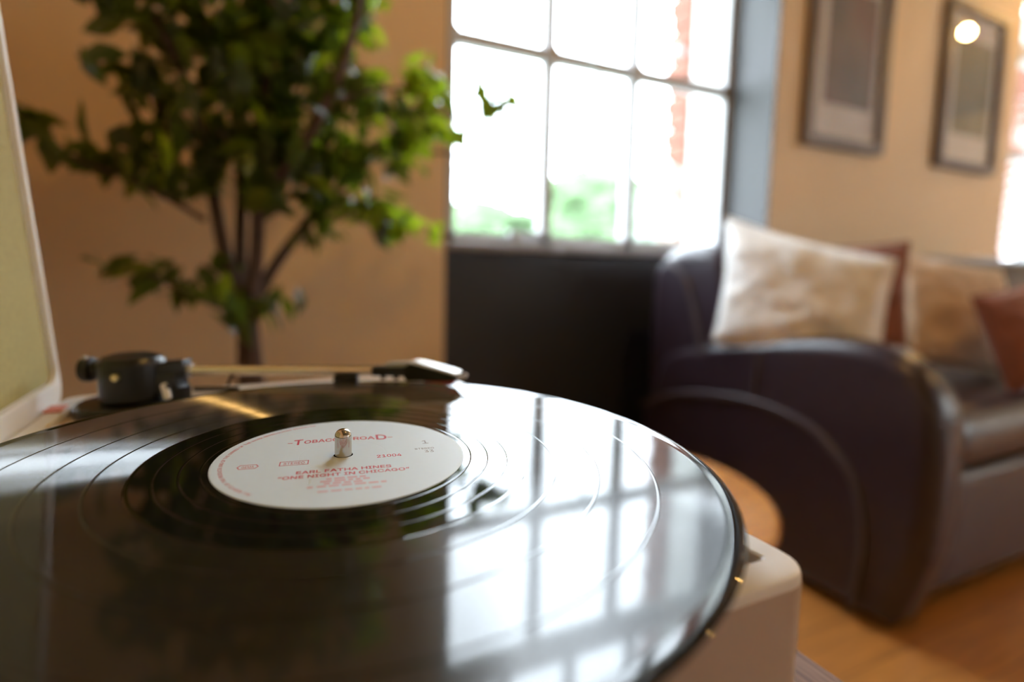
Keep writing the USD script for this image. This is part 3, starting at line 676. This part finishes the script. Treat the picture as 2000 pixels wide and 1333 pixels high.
CL = [(215, 0, 40), (290, 20, 50), (390, 30, 60), (500, 30, 75), (610, 30, 80), (700, 20, 50), (560, -60, 90), (420, -60, 80), (300, -60, 50), (690, -60, 60), (270, 150, 36), (330, 155, 28), (355, 105, 36), (440, 120, 60), (540, 130, 80), (640, 120, 64), (245, 160, 20),
      (300, 235, 36), (400, 235, 66), (500, 230, 78), (600, 220, 74), (690, 190, 46), (750, 210, 50), (825, 160, 36), (845, 230, 34), (800, 265, 44), (55, 228, 22), (100, 285, 24), (170, 315, 26), (215, 330, 26), (290, 335, 40), (340, 370, 30), (250, 290, 34),
      (400, 320, 56), (480, 310, 66), (570, 310, 74), (650, 320, 62), (735, 320, 48), (790, 295, 40), (560, 395, 34), (640, 395, 44), (700, 415, 40), (755, 420, 34), (800, 435, 26), (745, 458, 22), (600, 465, 16), (635, 440, 24),
      (245, 520, 18), (290, 530, 20), (325, 552, 20), (350, 580, 16), (420, 520, 20), (450, 575, 32), (490, 605, 38), (530, 590, 22), (935, 150, 8), (960, 196, 22), (945, 190, 13), (975, 200, 13), (962, 206, 11), (996, 188, 8), (1000, 186, 6), (830, 180, 30), (850, 150, 24), (838, 200, 26), (860, 250, 16), (910, 225, 8), (903, 322, 9), (885, 260, 16), (848, 450, 7)]
def leaf(c, d, nrm, L, w):
    s = np.cross(nrm, d); s /= np.linalg.norm(s); nn = np.cross(d, s)
    st = [(0, 0.03, 0), (.22, .62, .0), (.48, 1.0, .02), (.75, .66, -.02), (1.0, .02, -.12)]
    v = []
    for a, b, k in st:
        o = c + d * L * a + nn * L * k
        v += [o - s * w * b / 2 + nn * w * .10 * b, o, o + s * w * b / 2 + nn * w * .10 * b]
    f = []
    for i in range(len(st) - 1):
        q = 3 * i; f += [(q, q + 1, q + 4), (q, q + 4, q + 3), (q + 1, q + 2, q + 5), (q + 1, q + 5, q + 4)]
    return trimesh.Trimesh(np.array(v), f, process=False)
leaves = []
for px, py, r in CL:
    n = max(2, int(round((r / 10.0) ** 2 * .80 + 3)))
    if r < 12: n = 3
    c0 = fpt(px, py); sp = r / 1029.0 * 1.05
    for _ in range(n):
        o = rng.normal(0, .5, 3); o = np.clip(o, -1, 1)
        edge = min(1.0, abs(px - 500) / 500)
        dep = (.07 + sp * .8) * (1 - .5 * edge)
        pt = c0 + R0 * o[0] * sp + UP * o[2] * sp + F0 * (o[1] * dep * 1.4 + (.05 if px > 840 else 0))
        d = np.array([0.0, 0, -.35]) + rng.normal(0, .65, 3) + R0 * (px - 500) / 700.0; d /= np.linalg.norm(d)
        nr = UP * .9 + rng.normal(0, .55, 3); nr = nr - d * (nr @ d); nr /= np.linalg.norm(nr)
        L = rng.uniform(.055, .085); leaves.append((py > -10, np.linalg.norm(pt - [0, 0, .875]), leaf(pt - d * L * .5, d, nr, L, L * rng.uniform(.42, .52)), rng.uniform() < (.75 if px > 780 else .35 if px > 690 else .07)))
leaves.sort(key=lambda t: (not t[0], t[1]))
for _, _, m, backlit in leaves[:300]: S('leaf', m, 'leaf_backlit' if backlit else 'leaf_green', fx, smooth=True)  # leaves toward the window mostly get the backlit copy
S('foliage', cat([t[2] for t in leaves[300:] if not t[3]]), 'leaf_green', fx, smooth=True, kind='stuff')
S('young_foliage', cat([t[2] for t in leaves[300:] if t[3]]), 'leaf_backlit', fx, smooth=True, kind='stuff')
print('leaves', len(leaves))
